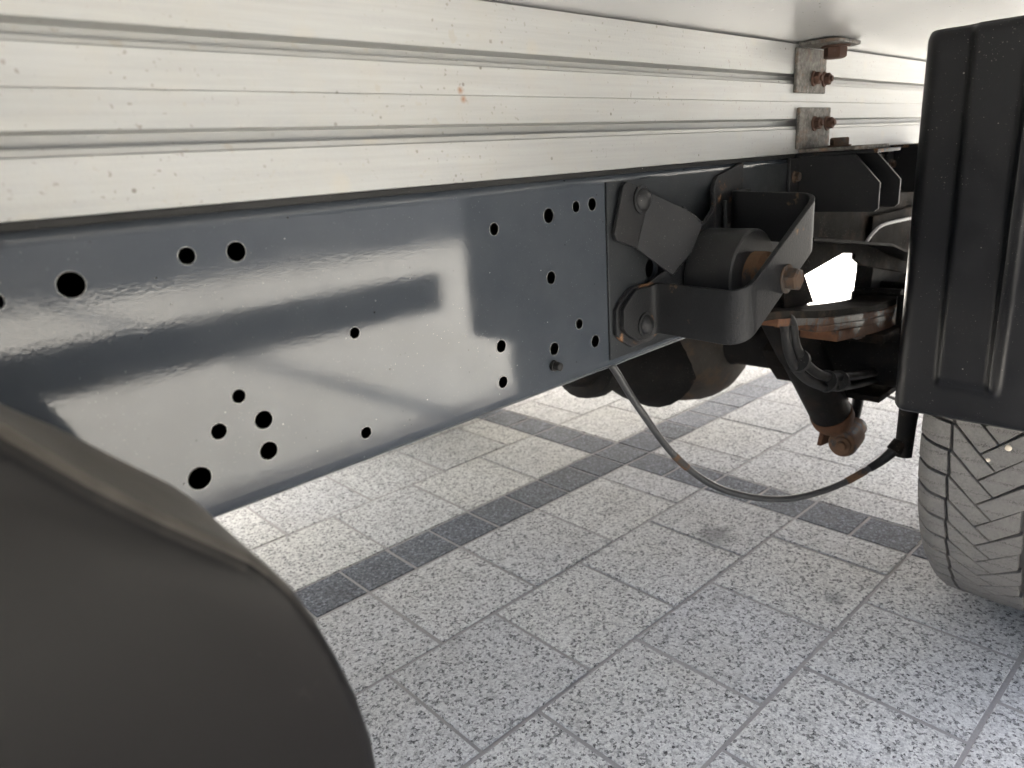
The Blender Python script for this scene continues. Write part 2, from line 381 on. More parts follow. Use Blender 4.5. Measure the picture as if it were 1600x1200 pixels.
# ================================================================== SETTING: paving
ANG = math.radians(2.04)
def sheet(name, x0, x1, y0, y1, z, mat, parent_=None):
    return raw(name, [(x0, y0, z), (x1, y0, z), (x1, y1, z), (x0, y1, z)], [(0, 1, 2, 3)], mat, None, False)
ground = sheet('ground', -150, 150, -150, 150, -0.012, 'mpaver'); tag(ground, 'plain pale ground running on past the paved yard', 'ground', kind='structure')
pave = raw('pavement', [(-6, -8, -0.0010), (8, -8, -0.0010), (8, 8, -0.0010), (-6, 8, -0.0010)], [(0, 1, 2, 3)], 'joint', None, False)
pave.rotation_euler.z = -ANG
tag(pave, 'speckled light grey paving with crossing dark bands under the truck', 'pavement', kind='structure')

JW = 0.0054
def paver_mesh(name, wx, wy, mat):
    g = 0.0012; x = wx / 2 - JW / 2; y = wy / 2 - JW / 2
    v = []
    for z, s in ((-0.03, 0), (-g, 0), (0, g)):
        v += [(-x + s, -y + s, z), (x - s, -y + s, z), (x - s, y - s, z), (-x + s, y - s, z)]
    f = [(8, 9, 10, 11)]
    for b_ in (0, 4):
        for k in range(4): f.append((b_ + k, b_ + (k + 1) % 4, b_ + 4 + (k + 1) % 4, b_ + 4 + k))
    me = bpy.data.meshes.new(name); me.from_pydata(v, [], f); me.materials.append(MAT[mat]); return me
PX = 0.2; PY = 0.2035
YA0, YA1 = 0.982, 1.083        # long dark band
XB0, XB1 = 1.212, 1.306        # cross dark band
pieces = []                    # (cx, cy, wx, wy, mat)
rows = []
y = YA0; k = 0
while y > -7.5: rows.append((y - PY, y, k)); y -= PY; k += 1
y = YA1; k = 1
while y < 7.5: rows.append((y, y + PY, k)); y += PY; k += 1
for y0, y1, k in rows:
    ph = 0.5224 if k % 2 == 0 else 0.4262
    xs = [XB0]; x = ph + PX * math.floor((XB0 - ph - 1e-6) / PX)
    if XB0 - x < 0.03: x -= PX
    while x > -5.8: xs.append(x); x -= PX
    xs = xs[::-1]
    xr = [XB1]; x = XB1 + (PX if k % 2 else PX / 2)
    while x < 7.8: xr.append(x); x += PX
    for L in (xs, xr):
        for a, b_ in zip(L[:-1], L[1:]): pieces.append(((a + b_) / 2, (y0 + y1) / 2, b_ - a, y1 - y0, 'paver'))
    for j in (0, 1):
        yy0 = y0 + (y1 - y0) * j / 2; yy1 = y0 + (y1 - y0) * (j + 1) / 2
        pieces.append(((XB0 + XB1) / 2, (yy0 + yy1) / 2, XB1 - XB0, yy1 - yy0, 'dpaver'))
x = 0.5224 - 0.1 * 63
while x < 7.8:
    x1 = x + 0.1
    if abs(x1 - XB0) < 0.05: x1 = XB0
    elif abs(x - XB0) < 0.02: x1 = XB1
    pieces.append(((x + x1) / 2, (YA0 + YA1) / 2, x1 - x, YA1 - YA0, 'dpaver' if x < XB1 + 0.15 else 'mpaver')); x = x1  # long band turns paler past the crossing
ca, sa = math.cos(ANG), math.sin(ANG)
def seen(px, py):
    """is the paver in the photograph's view, and how near"""
    X = px * ca + py * sa; Y = -px * sa + py * ca
    c = [r[0] * X + r[1] * Y - r[2] * H for r in RT]
    if c[2] < 0.2: return None
    u = 800 + 1133 * c[0] / c[2]; v_ = 600 + 1133 * c[1] / c[2]
    rail = 812 - 0.3837 * (u - 350)
    if -60 < u < 1680 and v_ < 1290 and v_ > (rail - 30 if u < 1100 else 545) and u > 330 and not (u > 1470 and v_ < 820): return c[2]
    return None
cand = sorted([(seen(p[0], p[1]), i) for i, p in enumerate(pieces) if seen(p[0], p[1]) is not None])[:290]
single = {i for _, i in cand}
cache = {}; rest = G(); restd = []
for i, (cx, cy_, wx, wy, mt) in enumerate(pieces):
    key = (round(wx, 3), round(wy, 3), mt)
    if i in single:
        if key not in cache: cache[key] = paver_mesh('paver', wx, wy, mt)
        o = bpy.data.objects.new('paver', cache[key]); COL.objects.link(o); o.parent = pave
        o.location = (cx + random.uniform(-.0007, .0007), cy_ + random.uniform(-.0007, .0007), random.uniform(-0.0003, 0.0007))
        o.rotation_euler = (random.uniform(-.003, .003), random.uniform(-.003, .003), random.uniform(-.004, .004))
    else:
        restd.append((cx, cy_, wx, wy, mt))
vs = []; fs = []; mi = []
names = ['paver', 'dpaver', 'mpaver']
for cx, cy_, wx, wy, mt in restd:
    x = wx / 2 - JW / 2; yv = wy / 2 - JW / 2; g = 0.0012; k = len(vs); dz = random.uniform(-.0010, .0006)
    for z, s in ((-0.02, 0), (-g + dz, 0), (dz, g)):
        vs += [(cx - x + s, cy_ - yv + s, z), (cx + x - s, cy_ - yv + s, z), (cx + x - s, cy_ + yv - s, z), (cx - x + s, cy_ + yv - s, z)]
    fs.append((k + 8, k + 9, k + 10, k + 11))
    for b_ in (0, 4):
        for q in range(4): fs.append((k + b_ + q, k + b_ + (q + 1) % 4, k + b_ + 4 + (q + 1) % 4, k + b_ + 4 + q))
    mi += [names.index(mt)] * 9
me = bpy.data.meshes.new('far_pavers'); me.from_pydata(vs, [], fs)
for n_ in names: me.materials.append(MAT[n_])
me.polygons.foreach_set('material_index', mi)
fp = bpy.data.objects.new('far_pavers', me); COL.objects.link(fp); fp.parent = pave; tag(fp, kind='stuff')

# ================================================================== BUILDING added out of view across the yard (darkens the rail's upper reflection)
bl = bpy.data.objects.new('building', None); COL.objects.link(bl); bl.location = (2, -4.4, 0); bl['_loc'] = (2, -4.4, 0)
tag(bl, 'dark rendered building added across the yard to darken the reflection in the glossy rail', 'building')
g = G(); ox = [-10 + 3.2 * i for i in range(9)]
xe = [-14] + [q for a in ox for q in (a, a + 1.5)] + [22]
for i in range(0, len(xe), 2): g.box(xe[i], xe[i + 1], -12, -4.4, -H, 3.0)
for a in ox: g.box(a + 0.001, a + 1.499, -11.9, -4.403, -H, 0.2); g.box(a + 0.001, a + 1.499, -11.9, -4.403, 1.7, 2.99)
g.make('wall', 'facade', bl)
for a in ox:
    fr = G(); fr.box(a, a + 0.06, -4.520, -4.460, 0.2, 1.7).box(a + 1.44, a + 1.5, -4.520, -4.460, 0.2, 1.7).box(a + .06, a + 1.44, -4.520, -4.460, 0.2, 0.26).box(a + .06, a + 1.44, -4.520, -4.460, 1.64, 1.7)
    wn = fr.make('window', 'frame', bl); G().box(a + .06, a + 1.44, -4.500, -4.490, .26, 1.64).make('pane', 'glass', wn)

# ================================================================== TRUCK
TL = (1.245, 0.91, 0.0)
truck = bpy.data.objects.new('truck', None); COL.objects.link(truck); truck.location = TL; truck['_loc'] = TL
tag(truck, 'white box truck with dark grey chassis rail and black mudguard, seen from underneath', 'truck')

# ---- cargo body: floor panel and walls
g = G(); g.box(-2.6, 3.2, 0.0, 2.30, 0.1315, 0.98)
body = g.make('cargo_body', 'floor', truck, None, 0.004); body['label'] = 'white glossy underside of the box body'

# ---- frame rail (closed box section; web with real holes, rolled edges)
ZT, ZB, RB = -0.0135, -0.2325, 0.014
holes = [(0.1151, -0.0520, 0.0079), (0.1849, -0.0442, 0.0057), (0.2183, -0.0456, 0.0068), (0.0760, -0.0552, 0.0048), (0.3024, -0.1201, 0.0046), (0.2020, -0.1453, 0.0050), (0.1836, -0.1662, 0.0057), (0.2170, -0.1676, 0.0068), (0.2168, -0.1918, 0.0069), (0.1646, -0.1949, 0.0082), (0.3010, -0.2040, 0.0050), (0.4614, -0.0563, 0.0056), (0.5354, -0.0513, 0.0070), (0.5772, -0.0463, 0.0055), (0.6028, -0.0459, 0.0064), (0.5348, -0.1119, 0.0063), (0.4599, -0.1659, 0.0060), (0.5344, -0.1852, 0.0066), (0.5752, -0.1671, 0.0055), (0.6009, -0.1914, 0.0066), (0.4590, -0.2015, 0.0058)]
XK0, XK1, ZK = 1.00, 1.16, -0.190          # the rail steps up over the axle
outl = [(-1.6, ZB + RB), (XK0, ZB + RB), (XK1, ZK + RB), (3.1, ZK + RB), (3.1, ZT - RB), (-1.6, ZT - RB)]
web = sheet_with_holes('frame_rail', outl, holes + [(0.705, -0.127, 0.014)], 0.0055, D, 'paint', truck, 0.0)
for x, z, r in holes: G().lathe([(0.0, r + 0.0004), (0.0002, r + 0.0003), (0.0002, r + 0.00005), (0.0, r)], (x, D, z), (0, -1, 0), 28).make('rim_highlight', 'alu', web, 40)  # pale metal rings stand in for the highlight round each hole
web['label'] = 'glossy dark grey drilled chassis rail'
g = G()
def roll(path, zc, sgn):
    """rolled edge following path of (x, z), bending from the web towards +y"""
    n = 8; pts = []
    for x, z in path:
        row = []
        for k in range(n + 1):
            a = math.pi / 2 * k / n
            row.append((x, D + RB - RB * math.cos(a), z + sgn * RB * math.sin(a)))
        row.append((x, D + 0.065, z + sgn * RB)); row.append((x, D + 0.065, z + sgn * (RB - 0.0055)))
        row.append((x, D + RB, z + sgn * (RB - 0.0055)))
        row.append((x, D + 0.0055, z))
        pts.append(row)
    m = len(pts[0]); v = [p for r_ in pts for p in r_]; f = []
    for i in range(len(pts) - 1):
        for k in range(m): f.append((i * m + k, i * m + (k + 1) % m, (i + 1) * m + (k + 1) % m, (i + 1) * m + k))
    g.add(v, f)
roll([(-1.6, ZB + RB), (XK0, ZB + RB), (XK1, ZK + RB), (3.1, ZK + RB)], 0, -1)
roll([(-1.6, ZT - RB), (3.1, ZT - RB)], 0, 1)
g.make('flange', 'paint', web, 40)
sheet_with_holes('inner_liner', [(-1.6, ZB + .002), (XK0, ZB + .002), (XK1, ZK + .002), (3.1, ZK + .002), (3.1, ZT - .002), (-1.6, ZT - .002)], [(0.3415, -0.1345, 0.0055), (0.1905, -0.2235, 0.003), (0.1245, -0.0535, 0.0025), (0.247, -0.1945, 0.004)], 0.0045, D + 0.0655, 'plate', web, 0.0)
# clip stub poking out of the web
s_ = G(); s_.lathe([(0, 0.0058), (0.003, 0.0058), (0.0031, 0.0042), (0.010, 0.0042), (0.011, 0.003), (0.0112, 0.0)], (0.5312, D - 0.0005, -0.2022), (0, -1, 0), 12); s_.make('clip', 'rubber', web, 40)
# far rail and cross members
g = G(); g.box(-1.6, 3.1, 1.325, 1.330, ZB + 0.05, ZT).box(-1.6, 3.1, 1.265, 1.325, ZT - 0.005, ZT).box(-1.6, 3.1, 1.265, 1.325, ZB + .05, ZB + .055)
fr = g.make('frame_rail', 'dirty', truck); fr['label'] = 'dirty frame rail on the far side'
for x, z0, z1 in ((-0.55, -0.20, -0.05), (0.42, -0.18, -0.05), (1.62, -0.21, 0.11), (2.75, -0.14, 0.02)):
    g = G(); g.box(x, x + 0.006, D + 0.071, 1.264, z0, z1).box(x + 0.0061, x + 0.06, D + 0.071, 1.264, z1 - 0.006, z1).box(x + 0.0061, x + 0.06, D + 0.071, 1.264, z0, z0 + 0.006)
    g.make('crossmember', 'dirty', truck)
# reinforcement plate under the spring hanger
rp = sheet_with_holes('reinforcement_plate', [(0.624, ZB + RB), (0.985, ZB + RB), (1.04, ZB + .05), (1.05, ZT - .012), (0.624, ZT - .012)], [(0.705, -0.127, 0.0125)], 0.0025, D - 0.0027, 'plate', truck, 0.0005)

ap = G().prism([(1.055, ZB + 0.055), (1.17, ZK + RB), (2.4, ZK + RB), (2.4, ZT - .012), (1.055, ZT - .012)], 'y', D - 0.0035, D - 0.0005).make('gloss_cover', 'brown', truck)  # added dull cover, keeps bright reflections off the rail here

# ---- aluminium sub-frame beam with two T-slots
ZBT = 0.1290
YF = D - 0.010
def slot(zt, zb):
    m = zb + (zt - zb) * 0.36
    return [(YF, zt + 0.0006), (YF + 0.0006, zt), (YF + 0.016, zt - 0.0012), (YF + 0.016, m + 0.0006), (YF + 0.0042, m), (YF + 0.0034, m - 0.0008), (YF + 0.0028, zb + 0.0010), (YF + 0.0022, zb + 0.0002), (YF, zb - 0.0002)]
prof = [(YF, ZBT)] + slot(0.0911, 0.0787) + [(YF, 0.0563), (YF + 0.0008, 0.0559), (YF, 0.0555)] + slot(0.0333, 0.0196) + [(YF, -0.0125), (YF + 0.0012, -0.0132), (D + 0.04, -0.0132), (D + 0.04, ZBT)]
prof = [(D + (p[0] - D) , p[1]) for p in prof]
g = G(); g.prism(prof, 'x', -1.6, 3.1)
beam = g.make('subframe_beam', 'alu', truck); beam['label'] = 'pale weathered aluminium beam with two slots'
g = G(); g.box(-1.6, 3.1, 1.28, 1.34, -0.0128, ZBT); fb = g.make('subframe_beam', 'alu', truck); fb['label'] = 'aluminium beam on the far side'

G().box(-1.6, 1.06, D - 0.0045, D + 0.02, -0.0185, -0.01325).make('shade_strip', 'rubber', truck, None, 0.001)  # dark strip put in for the shade under the beam, not real packing

# ---- L clips that hold beam to body and to outrigger
def l_clip(zlo, zhi, x0, x1, zfl, up, ylip):
    t = 0.005
    o = G().box(x0, x1, YF - t, YF - 0.0003, zlo, zhi).make('beam_clip', 'galv', truck, None, 0.0012)
    c = 0.012; z0, z1 = (zfl - t, zfl) if up else (zfl, zfl + t)
    G().prism([(x0, YF - t), (x1, YF - t), (x1, ylip + c), (x1 - c, ylip), (x0 + c, ylip), (x0, ylip + c)], 'z', z0, z1).make('flange', 'galv', o, None, 0.0012)
    return o
cu_ = l_clip(0.0672, 0.1245, 1.032, 1.126, 0.1300, True, 0.425)
cl_ = l_clip(-0.0075, 0.0482, 1.046, 1.150, -0.0125, False, 0.385)
for x in (1.083, 1.118): hexbolt(cu_, (x, YF - 0.005, 0.0862), (0.1, -1, 0), 0.0145, 0.0075, 'rustbolt', stud=0.003)
for x in (1.094, 1.137): hexbolt(cl_, (x, YF - 0.005, 0.0262), (0, -1, 0.05), 0.0145, 0.0075, 'rustbolt', stud=0.003)
hexbolt(cu_, (1.085, 0.447, 0.1250), (0, 0, -1), 0.026, 0.014, 'rustbolt')
hexbolt(cl_, (1.088, 0.435, -0.0075), (0, 0, 1), 0.022, 0.010, 'bolt')

# ---- outrigger brackets
def outrigger(x, x2):
    prof = [(0.488, -0.0185), (0.404, -0.0185), (0.369, -0.057), (0.369, -0.091), (0.374, -0.0957), (0.488, -0.0957)]
    o = G().prism(prof, 'x', x, x + 0.005).make('outrigger', 'satin', truck, None, 0.0006)
    G().prism(prof, 'x', x2 - 0.005, x2).make('rear_plate', 'satin', o, None, 0.0006)
    G().box(x - 0.002, x2 + 0.002, 0.374, 0.488, -0.0180, -0.0132).make('top_plate', 'rustpaint', o, None, 0.001)
    G().box(x - 0.028, x - 0.0002, 0.4815, 0.4868, -0.095, -0.019).make('side_tab', 'satin', o, None, 0.001)
    hexbolt(o, (x - 0.015, 0.4812, -0.045), (0, -1, 0), 0.012, 0.006, 'bolt')
    return o
outrigger(1.066, 1.150)
outrigger(1.45, 1.534)

# ---- spring hanger: two nested straps and an upper lug
XA, ZA = 0.778, -0.142
def zm(x, y):
    t = max(0.0, min(1.0, (x - 0.690) / (0.862 - 0.690))); return -0.173 + t * (0.173 - 0.081)
def hf(x, y): return 0.0295 if x > 0.66 else 0.011 + 0.0185 * max(0.0, (x - 0.634) / 0.026) ** 0.8
hang = strap('spring_hanger', [(0.634, 0.4815), (0.647, 0.4815), (0.660, 0.4815), (0.697, 0.4815), (0.692, 0.366), (0.855, 0.366), (0.862, 0.4815), (0.915, 0.4815)][::-1], zm, hf, 0.006, 'hanger', truck)
hang['label'] = 'dark painted steel leaf spring hanger bolted to the rail'
def zi(x, y):
    t = max(0.0, min(1.0, (x - 0.69) / (0.86 - 0.69))); return -0.176 + t * (0.176 - 0.052)
strap('inner_strap', [(0.629, 0.4870), (0.643, 0.4870), (0.658, 0.4870), (0.690, 0.4870), (0.722, 0.4640), (0.800, 0.4640), (0.826, 0.4870), (0.905, 0.4870)][::-1], zi, lambda x, y: 0.0345 if x > 0.658 else 0.014 + 0.0205 * max(0.0, (x - 0.629) / 0.029) ** 0.8, 0.005, 'rustpaint', hang, 6, 0.02)
# upper lug
t = 0.0052
g = G()
A = [(0.6503, .4842, -0.0265), (0.6917, .4842, -0.0405), (0.6656, .4842, -0.0985), (0.6313, .4842, -0.0866), (0.6270, .4842, -0.0780), (0.6440, .4842, -0.0300)]
B = [(0.7163, .457, -0.0602), (0.7568, .457, -0.0813), (0.735, .457, -0.110), (0.6948, .457, -0.1305)]
for poly_ in (A, [A[1], B[0], B[1], B[2], B[3], A[2]]):
    n_ = len(poly_); off = Vector((0, -t, 0)) if poly_ is A else Vector((-0.45 * t, -t * 0.85, 0))
    off = Vector((-0.2 * t, -t, 0))
    g.add([Vector(p) for p in poly_] + [Vector(p) + off for p in poly_], [tuple(range(n_)), tuple(range(2 * n_ - 1, n_ - 1, -1))] + [(i, (i + 1) % n_, n_ + (i + 1) % n_, n_ + i) for i in range(n_)])
lug = g.make('lug', 'satin', hang, None, 0.001)
domebolt(hang, (0.6736, 0.4785, -0.0470), (0, -1, 0), 0.0120)
domebolt(hang, (0.6740, 0.4755, -0.1860), (0, -1, 0), 0.0115, 'rustpaint')
domebolt(hang, (0.8800, 0.4755, -0.0660), (0, -1, 0), 0.0105)
hexbolt(hang, (XA, 0.3598, ZA), (0, -1, 0), 0.0225, 0.013, 'bolt')

def weld(a_, b_, r, n_=14):
    a_, b_ = Vector(a_), Vector(b_)
    return G().tube([a_.lerp(b_, k / n_) for k in range(n_ + 1)], [r * (0.85 + 0.3 * (k % 2)) for k in range(n_ + 1)], 8).make('weld_bead', 'hanger', hang, 60)
weld((0.7163, .4545, -0.0602), (0.7568, .4545, -0.0813), 0.0030)
weld((0.735, .4550, -0.110), (0.6948, .4550, -0.1305), 0.0030)
weld((0.852, 0.478, -0.062), (0.852, 0.478, -0.108), 0.0034)
# ---- leaf spring
sp = G()
LW0, LW1 = 0.398, 0.458
sp.lathe([(0, 0.030), (0, 0.052), (0.002, 0.054), (0.058, 0.054), (0.060, 0.052), (0.060, 0.030)], (XA, LW1, ZA), (0, -1, 0), 40)
spring = sp.make('leaf_spring', 'satin', truck, 35); spring['label'] = 'leaf spring with a rusty stack of leaves and a black rolled eye'
G().lathe([(0, 0.029), (0.022, 0.029), (0.026, 0.024), (0.034, 0.024)], (XA, LW0 + 0.008, ZA), (0, -1, 0), 32).make('bush', 'bush', spring, 35)
G().lathe([(0, 0.024), (0.030, 0.024)], (XA, 0.489, ZA), (0, -1, 0), 24).make('bush', 'bush', spring, 35)
def leaf(path, th, y0=LW0, y1=LW1, mat='leaf'):
    pts = spline([(x, 0, z) for x, z in path], 6); g = G(); v = []
    for i, p in enumerate(pts):
        tt = (pts[min(i + 1, len(pts) - 1)] - pts[max(i - 1, 0)]).normalized(); n_ = Vector((-tt.z, 0, tt.x)); q = p - n_ * th
        v += [(p.x, y0, p.z), (p.x, y1, p.z), (q.x, y1, q.z), (q.x, y0, q.z)]
    f = [(i * 4 + k, i * 4 + (k + 1) % 4, i * 4 + 4 + (k + 1) % 4, i * 4 + 4 + k) for i in range(len(pts) - 1) for k in range(4)]
    n_ = len(pts) * 4; f += [(0, 3, 2, 1), (n_ - 4, n_ - 3, n_ - 2, n_ - 1)]
    g.add(v, f); return g.make('leaf', mat, spring, 35, 0.001)
leaf([(0.765, -0.186), (0.805, -0.190), (0.862, -0.1975), (1.011, -0.2240), (1.25, -0.2520), (1.50, -0.246), (1.75, -0.215), (1.95, -0.165)], 0.010, mat='brown')
leaf([(0.845, -0.2045), (0.93, -0.2195), (1.011, -0.2345), (1.25, -0.2625), (1.50, -0.2565), (1.72, -0.231)], 0.010)
leaf([(0.960, -0.2360), (1.011, -0.2450), (1.25, -0.2730), (1.50, -0.2670), (1.60, -0.258)], 0.009)
leaf([(1.04, -0.2600), (1.25, -0.2825), (1.45, -0.279)], 0.016, LW0 + .002, LW1 - .002)
for x in (1.268, 1.338):
    u_ = G(); u_.tube([(x, 0.391, -0.245), (x, 0.391, -0.40)], 0.006, 10); u_.tube([(x, 0.465, -0.245), (x, 0.465, -0.40)], 0.006, 10); u_.tube([(x, 0.391, -0.243), (x, 0.465, -0.243)], 0.006, 10)
    u_.make('u_bolt', 'dirty', spring, 40)
domebolt(spring, (1.19, 0.428, -0.300), (0, 0, -1), 0.010, 'galv')

# ---- bump stop carrier and helper bracket above the spring
g = G()
g.prism([(0.935, -0.112), (1.096, -0.136), (1.236, -0.158), (1.42, -0.208), (1.43, -0.236), (1.222, -0.194), (1.19, -0.1795), (1.190, -0.171), (1.143, -0.164), (1.01, -0.178), (1.046, -0.223), (0.95, -0.216)], 'y', 0.440, 0.446)
hb = g.make('bump_stop_bracket', 'brown', truck, None, 0.001)
G().prism([(0.94, -0.116), (1.236, -0.160), (1.42, -0.210), (1.42, -0.214), (1.236, -0.164), (0.94, -0.121)], 'y', 0.400, 0.4395).make('top_flange', 'dirty', hb, None, 0.001)
G().prism([(1.290, -0.176), (1.43, -0.222), (1.43, -0.262), (1.40, -0.256), (1.39, -0.252), (1.333, -0.247), (1.330, -0.262), (1.283, -0.262), (1.292, -0.215)], 'y', 0.447, 0.475).make('bump_stop', 'dirty', hb, None, 0.002)

G().prism([(1.362, -0.262), (1.80, -0.262), (1.80, -0.13), (1.362, -0.13)], 'y', 0.478, 0.484).make('stop_plate', 'brown', hb, None, 0.001)

# ---- axle with differential
AX, AZ = 1.245, -0.35
g = G(); g.tube([(AX, 0.29, AZ), (AX, 0.66, AZ), (AX, 0.70, AZ)], [0.044, 0.046, 0.06], 20).tube([(AX, 0.90, AZ), (AX, 0.94, AZ), (AX, 1.53, AZ)], [0.06, 0.046, 0.044], 20)
axle = g.make('rear_axle', 'dirty', truck, 40)
g = G(); n1 = 28; prof = []
for k in range(15):
    a = math.pi * k / 14; prof.append((-0.135 * math.cos(a), 0.142 * math.sin(a) ** 0.62 + 1e-6))
g.lathe(prof, (AX + .01, 0.80, AZ), (0, 1, 0), n1); df = g.make('differential', 'diff', axle, 40)
g = G(); g.lathe([(0, 0.10), (0.06, 0.085), (0.12, 0.062), (0.19, 0.056), (0.195, 0.07), (0.225, 0.07), (0.23, 0.05), (0.30, 0.045)], (AX - 0.08, 0.80, AZ - 0.035), (-1, 0, 0.22), 24); g.make('pinion_nose', 'dirty', df, 40)
G().tube([(AX - 0.36, 0.80, AZ + 0.035), (-1.5, 0.82, AZ + 0.20)], 0.038, 18).make('driveshaft', 'dirty', truck, 40)
G().box(1.19, 1.30, 0.388, 0.468, -0.312, -0.2985).make('spring_seat', 'brown', axle, None, 0.002)
G().box(1.185, 1.305, 0.384, 0.472, -0.408, -0.397).make('spring_plate', 'brown', axle, None, 0.002)
G().prism([(1.19, -0.398), (1.15, -0.36), (1.13, -0.33), (1.16, -0.31), (1.21, -0.32)], 'y', 0.52, 0.56).make('axle_lug', 'brown', axle, None, 0.002)

# ---- shock absorber
s0 = Vector((1.215, 0.450, -0.488)); s1 = Vector((1.000, 0.500, -0.170)); dv = (s1 - s0)
g = G(); a = lambda t_: s0 + dv * t_
g.lathe([(0.040, 0.012), (0.042, 0.026), (0.052, 0.033), (0.20, 0.034), (0.215, 0.036), (0.36, 0.037)], s0, dv, 28)
shock = g.make('shock_absorber', 'dirty', truck, 40)
G().lathe([(-0.036, 0.0), (-0.036, 0.008), (-0.030, 0.009), (-0.030, 0.015), (-0.026, 0.016), (-0.024, 0.022), (-0.018, 0.024), (0.03, 0.024), (0.034, 0.018), (0.07, 0.018)], (1.222, 0.445, -0.497), (1, 0.12, 0.02), 24).make('eye', 'bush', shock, 40)
G().lathe([(0.036, 0.030), (0.046, 0.0345), (0.062, 0.0350), (0.064, 0.034)], s0, dv, 28).make('rusty_collar', 'rust', shock, 40)
G().prism([(1.19, -0.505), (1.26, -0.515), (1.30, -0.47), (1.305, -0.38), (1.28, -0.38), (1.26, -0.45), (1.21, -0.455)], 'y', 0.474, 0.482).make('mount', 'rust', shock, None, 0.001)
G().tube(spline([(1.315, 0.475, -0.36), (1.335, 0.475, -0.42), (1.335, 0.47, -0.46), (1.30, 0.465, -0.50)], 6), 0.010, 12).make('hose', 'rubber', shock, 40)

# ---- brake hoses, wires
G().tube(spline([(0.862, 0.405, -0.205), (0.876, 0.404, -0.222), (0.889, 0.404, -0.256), (0.927, 0.404, -0.296), (1.005, 0.404, -0.335), (1.117, 0.404, -0.363), (1.228, 0.404, -0.381), (1.37, 0.404, -0.404)], 8), 0.0062, 12).make('brake_hose', 'rubber', truck, 40)
G().tube(spline([(0.878, 0.405, -0.205), (0.892, 0.402, -0.222), (0.906, 0.402, -0.254), (0.952, 0.402, -0.293), (1.016, 0.402, -0.3235), (1.110, 0.402, -0.346), (1.22, 0.402, -0.366), (1.37, 0.402, -0.388)], 8), 0.0068, 12).make('brake_hose', 'rubber', truck, 40)
for p in ((0.918, 0.403, -0.276), (1.016, 0.403, -0.330), (1.06, 0.403, -0.341)):
    G().lathe([(-0.004, 0.0145), (-0.004, 0.016), (0.004, 0.016), (0.004, 0.0145)], p, (0.8, 0, -0.4), 16).make('hose_clip', 'rubber', truck, 40)
G().tube(spline([(1.20, 0.445, -0.385), (1.26, 0.445, -0.408), (1.305, 0.44, -0.425), (1.42, 0.43, -0.475)], 6), 0.003, 8).make('sensor_wire', 'rubber', truck, 40)
G().tube(spline([(1.318, 0.47, -0.168), (1.35, 0.47, -0.155), (1.40, 0.47, -0.147), (1.55, 0.47, -0.150)], 6), 0.0028, 8).make('sensor_wire', 'wire', truck, 40)

# ---- parking brake cable in a hanging loop
cp = spline([(0.655, 0.525, -0.220), (0.6749, 0.520, -0.2487), (0.7096, 0.51, -0.306), (0.7659, 0.49, -0.3882), (0.8307, 0.46, -0.4477), (0.923, 0.42, -0.4863), (1.0035, 0.38, -0.4871), (1.0617, 0.34, -0.4592), (1.0790, 0.318, -0.4310)], 10)
cab = G().tube(cp, 0.0048, 12).make('brake_cable', 'cable', truck, 40); cab['label'] = 'thin black brake cable hanging in a loop'
for i0, i1 in ((29, 32), (63, 67)):
    G().tube(cp[i0:i1 + 1], 0.0053, 12).make('rust_patch', 'bush', cab, 40)
G().tube(cp[68:], [0.0056 + 0.0028 * k / (len(cp) - 69) for k in range(len(cp) - 68)], 12).make('boot', 'rubber', cab, 40)
G().tube([(1.070, 0.322, -0.437), (1.079, 0.316, -0.425)], 0.0105, 14).make('collar', 'brown', cab, 40)
G().tube([(1.082, 0.312, -0.446), (1.086, 0.312, -0.40), (1.092, 0.312, -0.36), (1.10, 0.312, -0.33)], [0.012, 0.0125, 0.014, 0.016], 14).make('brake_lever', 'dirty', cab, 40)

# ---- wheel: tyre carcass, tread blocks, rim
TY, TR = 0.130, 0.3285
TC = (AX, TY, -H + TR + 0.0015)
def rtop(y_):
    a = abs(y_); r = TR - 0.22 * a * a
    if a > 0.098: r -= ((a - 0.098) / 0.026) ** 2 * 0.020
    return r
DEP = 0.008
prof = [(-0.085, 0.20), (-0.112, 0.205), (-0.127, 0.24), (-0.129, 0.27), (-0.125, 0.293)]
prof += [(y_, rtop(y_) - DEP) for y_ in [-0.123 + 0.246 * k / 24 for k in range(25)]]
prof += [(0.125, 0.293), (0.129, 0.27), (0.127, 0.24), (0.112, 0.205), (0.085, 0.20)]
tyre = G().lathe(prof, TC, (0, 1, 0), 120).make('tyre', 'carcass', truck, 40); tyre['label'] = 'dusty grey tyre with chevron winter tread'
G().lathe([(-0.10, 0.19), (-0.10, 0.206), (-0.085, 0.199), (0.085, 0.199), (0.10, 0.206), (0.10, 0.19), (0.03, 0.17), (0.03, 0.05), (0.02, 0.05)], TC, (0, 1, 0), 48).make('wheel_rim', 'galv', truck, 40)
G().lathe([(0, 0.15), (0.05, 0.15), (0.06, 0.10), (0.075, 0.05)], (AX, TY + 0.07, TC[2]), (0, 1, 0), 32).make('brake_drum', 'rust', truck, 40)
G().lathe(prof, (AX, 1.69, TC[2]), (0, 1, 0), 64).make('tyre', 'carcass', truck, 40)['label'] = 'tyre on the far side'
NP = 60; P_ = 2 * math.pi * TR / NP
